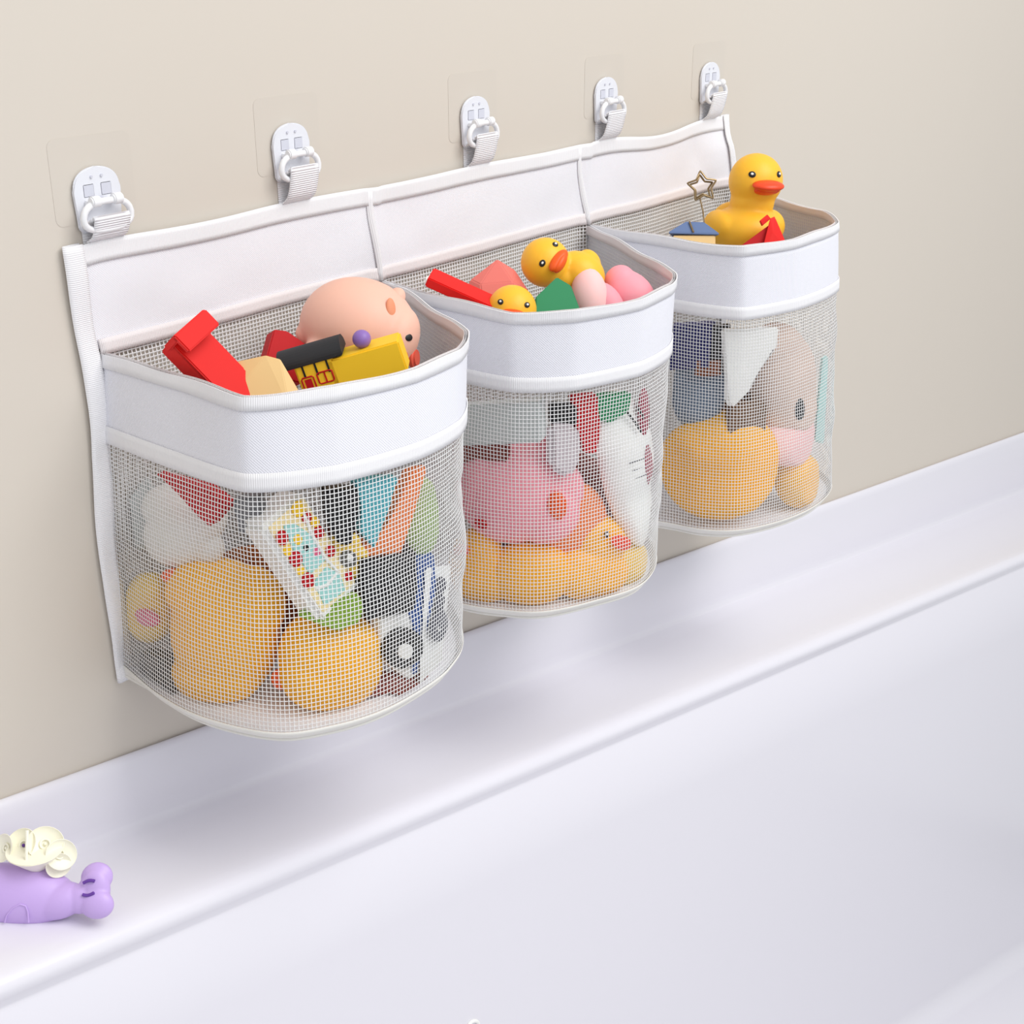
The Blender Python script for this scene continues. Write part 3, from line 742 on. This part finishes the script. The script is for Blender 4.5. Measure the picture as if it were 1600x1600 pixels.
t = thing('toy_rabbit', 'pale pink vinyl toy with two rounded petals at the front right of the middle pocket', 'bath toy', facing(p))
b = NB(); ell(b, (-9*s, 2*s, 6*s), (28*s, 42*s, 22*s), (0, 0, 10)); part('petal', b, pink2, t)
b = NB(); ell(b, (20*s, -10*s, -4*s), (22*s, 36*s, 20*s), (0, 0, 34)); part('petal', b, pink, t)
b = NB(); ell(b, (6*s, -34*s, 0), (36*s, 22*s, 22*s)); part('body', b, pink2, t)
p = at(984, 458, -.128); s = px(p, 1)
t = thing('bath_toy', 'pink vinyl toy with a magenta tip at the right of the middle pocket', 'bath toy', facing(p, 0, 0, -36))
b = NB(); ell(b, (0, 0, 0), (44*s, 33*s, 26*s)); ell(b, (-24*s, 6*s, 0), (24*s, 26*s, 22*s)); fuse(part('body', b, pink, t), .0014, 4)
b = NB(); ell(b, (30*s, 0, 3*s), (19*s, 21*s, 24*s)); part('tip', b, magenta, t)
PRE = True
# ---- middle pocket behind the net
blk('pale grey-green box behind the net at the upper left of the middle pocket', 1, 782, 660, rect(132, 62), grey, .003, 30, rz=2)
blk('dark maroon strip under the pale grey box', 1, 750, 700, rect(90, 40), mat('maroon_rubber', (128, 52, 40), .5), .012, 16)
t, s = lump('large pink vinyl pig filling the left of the middle pocket', 1, 803, 768, 88, 78, pink, name='toy_pig', cat='toy pig', extra=.004, lumps=((50, -30, 10, 55, 46, 40), (75, 0, -8, 34, 40, 30), (60, 55, -5, 30, 40, 20), (-40, 10, 10, 50, 60, 40)))
b = NB(); ell(b, (-42*s, -24*s, 66*s), (12*s, 7*s, 5*s), (0, 0, -20)); part('mouth', b, dred, t)
b = NB(); ell(b, (72*s, -4*s, 46*s), (15*s, 22*s, 8*s), (0, 0, 10)); part('ear_hollow', b, orange, t)
blk('whitish grey rounded block to the right of the pink pig', 1, 880, 690, [(-26, 30), (22, 30), (26, -20), (10, -56), (-24, -40)], mat('pinkish_grey', (206, 196, 200), .5), .008, 30, sm=True, bev=.004)
blk('dark red stick under the band of the middle pocket', 1, 915, 655, [(-26, 36), (16, 40), (22, -10), (16, -50), (-4, -50), (-18, -10)], dred, .006, 18)
blk('black block between the grey box and the red stick', 1, 880, 645, rect(44, 30), black, .010, 18)
blk('green block just under the band of the middle pocket', 1, 950, 640, [(-28, 22), (34, 28), (30, 0), (0, -18), (-20, -14)], green, .003, 20)
# white ghost-like toy with marks
c, r = behind(1, 985, 735, 60, .002, .014); s = dep(c)/F
t = thing('bath_toy', 'white curved toy with dark red ovals at the right of the middle pocket', 'bath toy', inside(c, 0, 12, 14))
b = NB(); ell(b, (0, 0, 0), (52*s, 125*s, 30*s), n=32); ell(b, (-10*s, 60*s, 0), (50*s, 50*s, 26*s)); ell(b, (22*s, -70*s, 0), (34*s, 56*s, 24*s)); fuse(part('body', b, whitep, t), .0016, 5)
b = NB(); ell(b, (24*s, 6*s, 27*s), (16*s, 34*s, 6*s), (0, 18, 4)); part('oval_mark', b, mat('wine_red', (150, 30, 60), .5), t)
b = NB(); ell(b, (26*s, 88*s, 22*s), (14*s, 36*s, 6*s), (0, 20, -14)); part('oval_mark', b, mat('wine_red', (150, 30, 60), .5), t)
b = NB(); tube(b, [(-12*s, 104*s, 27*s), (0, 80*s, 31*s), (6*s, 66*s, 32*s)], 2*s); part('black_line', b, black, t)
b = NB(); tube(b, [(14*s, 100*s, 25*s), (16*s, 90*s, 28*s), (18*s, 82*s, 30*s)], 2*s); part('black_line', b, black, t)
for q in range(3):
    b = NB(); tube(b, [(-24*s+q*3*s, (26-q*13)*s, 30*s), (0, (24-q*13)*s, 31.5*s), (16*s, (22-q*13)*s, 30*s)], .8*s); part('thin_line', b, mat('grey_print', (90, 90, 96), .5), t)
t, s = lump('amber duck at the lower left of the middle pocket', 1, 745, 882, 44, 58, amber, extra=.0, lumps=((20, -20, 0, 40, 40, 30),))
b = NB(); ell(b, (-14*s, 34*s, 30*s), (12*s, 10*s, 8*s)); part('beak', b, beakred, t)
t, s = lump('flat yellow duck body at the bottom centre of the middle pocket', 1, 828, 895, 70, 50, amber, extra=.006)
t, s = lump('amber duck with eye and red beak at the lower right of the middle pocket', 1, 922, 892, 62, 42, amber, extra=.0, lumps=((16, 46, -4, 42, 42, 30), (-20, -6, 4, 40, 36, 30)))
b = NB(); ell(b, (36*s, 56*s, 34*s), (22*s, 11*s, 12*s), (0, 20, -22)); part('beak', b, beakred, t)
eye(t, (12*s, 68*s, 28*s), (0, .2, 1), 5*s)
b = NB(); ell(b, (-55*s, -2*s, 0), (6*s, 8*s, 10*s)); part('tail', b, amber, t)
c, r = behind(1, 975, 880, 40, .016, .010); s = dep(c)/F
b = NB(); ell(b, (0, 0, 0), (46*s, 38*s, 26*s)); solo('rubber_duck', b, paley, inside(c), 'pale yellow duck half hidden behind the white toy in the middle pocket', 'rubber duck')
c, r = behind(1, 890, 810, 40, .024, .012); s = dep(c)/F
b = NB(); ell(b, (0, 0, 0), (60*s, 60*s, 26*s)); solo('rubber_duck', b, orangep, inside(c), 'dim orange duck seen in the gap between the pink pig and the white toy', 'rubber duck')

PRE = False
# ---- far pocket: out of the top
p = at(1168, 358, -.085); s = px(p, 42)/.56
duck('largest yellow rubber duck in view, sitting up in the far pocket', p, s, yaw=15, pitch=14, roll=4, head=(.10, .98, .10), bs=.92, beak_s=1.25)
p = at(1200, 372, -.125); s = px(p, 1)
t = thing('toy_block', 'red plastic channel block with a hooked end in front of the big duck', 'toy block', facing(p, 0, 0, 0))
b = NB(); hull(b, [(-62*s, -26*s, 0), (6*s, 24*s, 0), (6*s, 20*s, -6*s), (-62*s, -30*s, -8*s), (-56*s, -44*s, 0), (-20*s, -44*s, 0)], .0004); part('side', b, dred, t, smooth=False)
b = NB(); hull(b, [(2*s, 30*s, 6*s), (10*s, 34*s, 2*s), (34*s, -22*s, 2*s), (36*s, -40*s, 0), (2*s, -40*s, 12*s), (-14*s, -30*s, 14*s), (6*s, 6*s, 10*s), (8*s, 10*s, -12*s), (34*s, -22*s, -14*s)], .0004); part('face', b, red, t, smooth=False)
b = NB(); hull(b, [(-14*s, 26*s, 8*s), (-2*s, 36*s, 6*s), (3*s, 29*s, 8*s), (-10*s, 18*s, 8*s), (-14*s, 26*s, 0), (-2*s, 36*s, 0), (3*s, 29*s, 0), (-10*s, 18*s, 0)], .0004); part('hook', b, red, t, smooth=False)
p = at(1082, 362, -.088); s = px(p, 1)
t = thing('toy_house', 'small wooden toy house with a blue sloping roof under the star clip', 'toy house', facing(p))
b = NB(); hull(b, [(-38*s, -2*s, 10*s), (-10*s, 16*s, 0), (18*s, 15*s, 0), (40*s, -4*s, 10*s), (-38*s, -5*s, 10*s), (40*s, -7*s, 10*s), (-30*s, -4*s, -20*s), (34*s, -6*s, -20*s), (-10*s, 12*s, -22*s), (18*s, 12*s, -22*s)], .0004); part('roof', b, slate2, t, smooth=False)
b = NB(); box(b, (2*s, -22*s, -4*s), (66*s, 30*s, 22*s)); part('wall', b, tan, t, smooth=False)
b = NB(); tube(b, [(-5*s, 15*s, 3*s), (0, -3*s, 12*s)], 1.4*s); part('roof_strip', b, gold, t)
# star clip standing on the house
p = at(1097, 292, -.075); s = px(p, 1)
t = thing('star_clip', 'brass wire star clip on a thin stem standing behind the toy house', 'clip', facing(p, 0, 8, 8))
def starpts(R_, r_, z_): return [(math.sin(i*math.pi/5)*(R_ if i % 2 == 0 else r_)*s, math.cos(i*math.pi/5)*(R_ if i % 2 == 0 else r_)*s, z_*s) for i in range(10)]
def rounded(pts):
    o_ = []
    for i in range(len(pts)):
        a, b_, c_ = V(pts[i-1]), V(pts[i]), V(pts[(i+1) % len(pts)]); o_ += [b_.lerp(a, .16), b_.lerp(a, .04).lerp(b_.lerp(c_, .04), .5), b_.lerp(c_, .16)]
    return o_
b = NB(); tube(b, rounded(starpts(25, 14, 2)), 1.5*s, True, 8); part('wire_star', b, gold, t)
b = NB(); tube(b, rounded(starpts(20, 10.5, -3)), 1.5*s, True, 8); part('wire_star', b, gold, t)
b = NB(); tube(b, [(0, -14*s, 0), (-6*s, -17*s, 0), (-4*s, -40*s, 0), (-5*s, -66*s, 0)], 1.2*s); part('stem', b, gold, t)
PRE = True
# ---- far pocket behind the net
blk('navy blue block at the upper left of the far pocket', 2, 1080, 540, rect(62, 66), navy, .004, 26)
blk('black block between the navy block and the white piece', 2, 1118, 545, rect(40, 70), black, .008, 20)
blk('brown wooden block above the slate blue toy', 2, 1108, 572, rect(40, 26), brown, .003, 20)
c, r = behind(2, 1092, 618, 40, .003); s = dep(c)/F
b = NB(); ell(b, (0, 0, 0), (40*s, 52*s, 26*s)); box(b, (0, 22*s, 0), (76*s, 50*s, 34*s), bev=.004); o = solo('bath_toy', b, slate, inside(c), 'slate blue rounded toy at the left of the far pocket', 'bath toy'); fuse(o, .0016, 5)
blk('white tooth-shaped plastic piece hanging at the top of the far pocket', 2, 1168, 570, [(-46, 52), (54, 56), (52, 20), (24, 0), (10, -36), (-22, -66), (-32, -58), (-36, -10)], whitep, .0015, 14, thick=.004, sm=True, bev=.002)
t, s = lump('beige plush toy with a dark eye at the right of the far pocket', 2, 1225, 600, 52, 80, beige, name='plush_toy', cat='plush toy', extra=.003, lumps=((-14, 50, 0, 44, 40, 30), (14, -30, 6, 40, 44, 34)))
b = NB(); ell(b, (8*s, -28*s, 42*s), (11*s, 16*s, 6*s)); part('eye', b, black, t)
blk('brown block under the white piece in the far pocket', 2, 1165, 655, rect(60, 52), mat('umber', (120, 92, 70), .5), .010, 20)
blk('maroon block at the centre of the far pocket', 2, 1160, 690, rect(60, 44), mat('maroon_rubber', (128, 52, 40), .5), .010, 20)
c, r = behind(2, 1290, 625, 20, .001, .004); s = dep(c)/F
b = NB(); box(b, (0, 0, 0), (26*s, 130*s, 20*s), bev=.002); solo('toy_block', b, aqua, inside(c, 0, 30, 0), 'pale aqua strip along the right edge of the far pocket', 'toy block')
t, s = lump('soft pink rounded toy resting on the ducks in the far pocket', 2, 1228, 692, 52, 36, pink2, name='bath_toy', cat='bath toy', extra=.002, lumps=((20, 12, 0, 36, 30, 24),))
t, s = lump('biggest amber duck along the bottom of the far pocket', 2, 1128, 728, 96, 84, amber, extra=.0, lumps=((40, -10, 4, 60, 52, 34), (-40, 10, 4, 60, 60, 34)), depthf=.5)
t, s = lump('orange-yellow duck at the lower right of the far pocket', 2, 1248, 750, 38, 44, yellow, extra=.003)

PRE = False
# ------------------------------------------------------------------ the whale toy on the ledge
def ledge(u, v): return onplane(u, v, tB[0], nB)
p = ledge(30, 1449); s = px(p, 1)
t = thing('whale_toy', 'lilac whale bath toy with cream petals on its back, on the tub ledge', 'bath toy', facing(p + CF*px(p, 18) - CF*px(p, 18)))
b = NB(); ell(b, (-22*s, 42*s, -34*s), (104*s, 50*s, 42*s), (0, 0, -3), 32); ell(b, (50*s, 34*s, -28*s), (48*s, 30*s, 28*s), (0, 0, 12))
ell(b, (88*s, 38*s, -24*s), (26*s, 24*s, 18*s)); ell(b, (112*s, 70*s, -32*s), (26*s, 24*s, 12*s), (0, 0, 20)); ell(b, (116*s, 32*s, -16*s), (28*s, 24*s, 14*s), (0, 0, -8)); ell(b, (108*s, 50*s, -24*s), (24*s, 30*s, 12*s)); ell(b, (112*s, 52*s, -24*s), (24*s, 34*s, 13*s))
fuse(part('body', b, lilac, t), .0008, 6)
for y, kk in ((66, -1), (50, 1)):
    b = NB(); tube(b, [(( -9+a*3)*s+106*s, (y+kk*-3*math.cos((a-3)/3*1.4)+a*.5)*s, (-10 if y > 60 else -6)*s) for a in range(7)], 2.6*s, n=8, flat=1); part('tail_slot', b, lilacd, t)
b = NB(); tube(b, [(x*s, y*s, z*s) for x, y, z in ((-22, 8, 2), (-18, 20, 5), (-8, 32, 7), (4, 38, 7), (12, 35, 6), (15, 26, 5), (15, 8, 1))], 1.2*s, n=8); part('fin_outline', b, lilac, t)
cen = V((14*s, 92*s, -26*s))
fl = NB(); cyl(fl, cen + V((4*s, 10*s, 0)), 13*s, 36*s, (-68, 0, 0), 28, r2=46*s, bev=.0006); fo = part('petal_base', fl, cream, t)
for (u_, v_, rr, tilt) in ((28, 1325, 28, 12), (64, 1323, 29, -12), (88, 1340, 26, -38), (0, 1330, 24, 30), (84, 1356, 22, -70)):
    x, y = (u_-30)*s, (1449-v_)*s
    b = NB(); Rm = rr*s
    # shallow dish with a raised knob ring
    prof = [(0, -.30), (.35, -.27), (.7, -.12), (.95, .10), (1.0, .16), (.97, .18), (.9, .08), (.66, -.04), (.34, -.17), (0, -.20)]
    q = (V((x, y, 0))-V((cen.x, cen.y, 0))).normalized()
    M = T3(V((x, y, (-20)*s))) @ euler(-28, q.x*30, tilt)
    rings = [[b.verts.new(M @ V((math.cos(a*math.pi/12)*pr*Rm, math.sin(a*math.pi/12)*pr*Rm*.92, pz*Rm))) for a in range(24)] if pr > 0 else [b.verts.new(M @ V((0, 0, pz*Rm)))] for pr, pz in prof]
    for A, B in zip(rings, rings[1:]):
        if len(A) == 1 or len(B) == 1:
            o_, r_ = (A[0], B) if len(A) == 1 else (B[0], A)
            for a in range(24): b.faces.new((o_, r_[a], r_[(a+1) % 24]))
        else:
            for a in range(24): b.faces.new((A[a], B[a], B[(a+1) % 24], A[(a+1) % 24]))
    pe = part('petal', b, cream, t)
    b = NB(); tube(b, [M @ V((math.cos(a*math.pi/8)*.26*Rm, math.sin(a*math.pi/8)*.26*Rm, -.08*Rm)) for a in range(16)], .06*Rm, True, 8); part('knob_ring', b, cream, pe)
    b = NB(); bmesh.ops.create_uvsphere(b, u_segments=12, v_segments=8, radius=.10*Rm, matrix=M @ T3((0, 0, -.10*Rm))); part('knob', b, lilacd if u_ == 28 else cream, pe)
b = NB(); tube(b, [cen+V((0, 8*s, 33*s)), cen+V((0, 25*s, 34*s)), cen+V((0, 46*s, 30*s)), cen+V((-1*s, 60*s, 28*s))], lambda f: (2.4 if f < .6 else 2.8)*s); part('spike', b, cream, t)
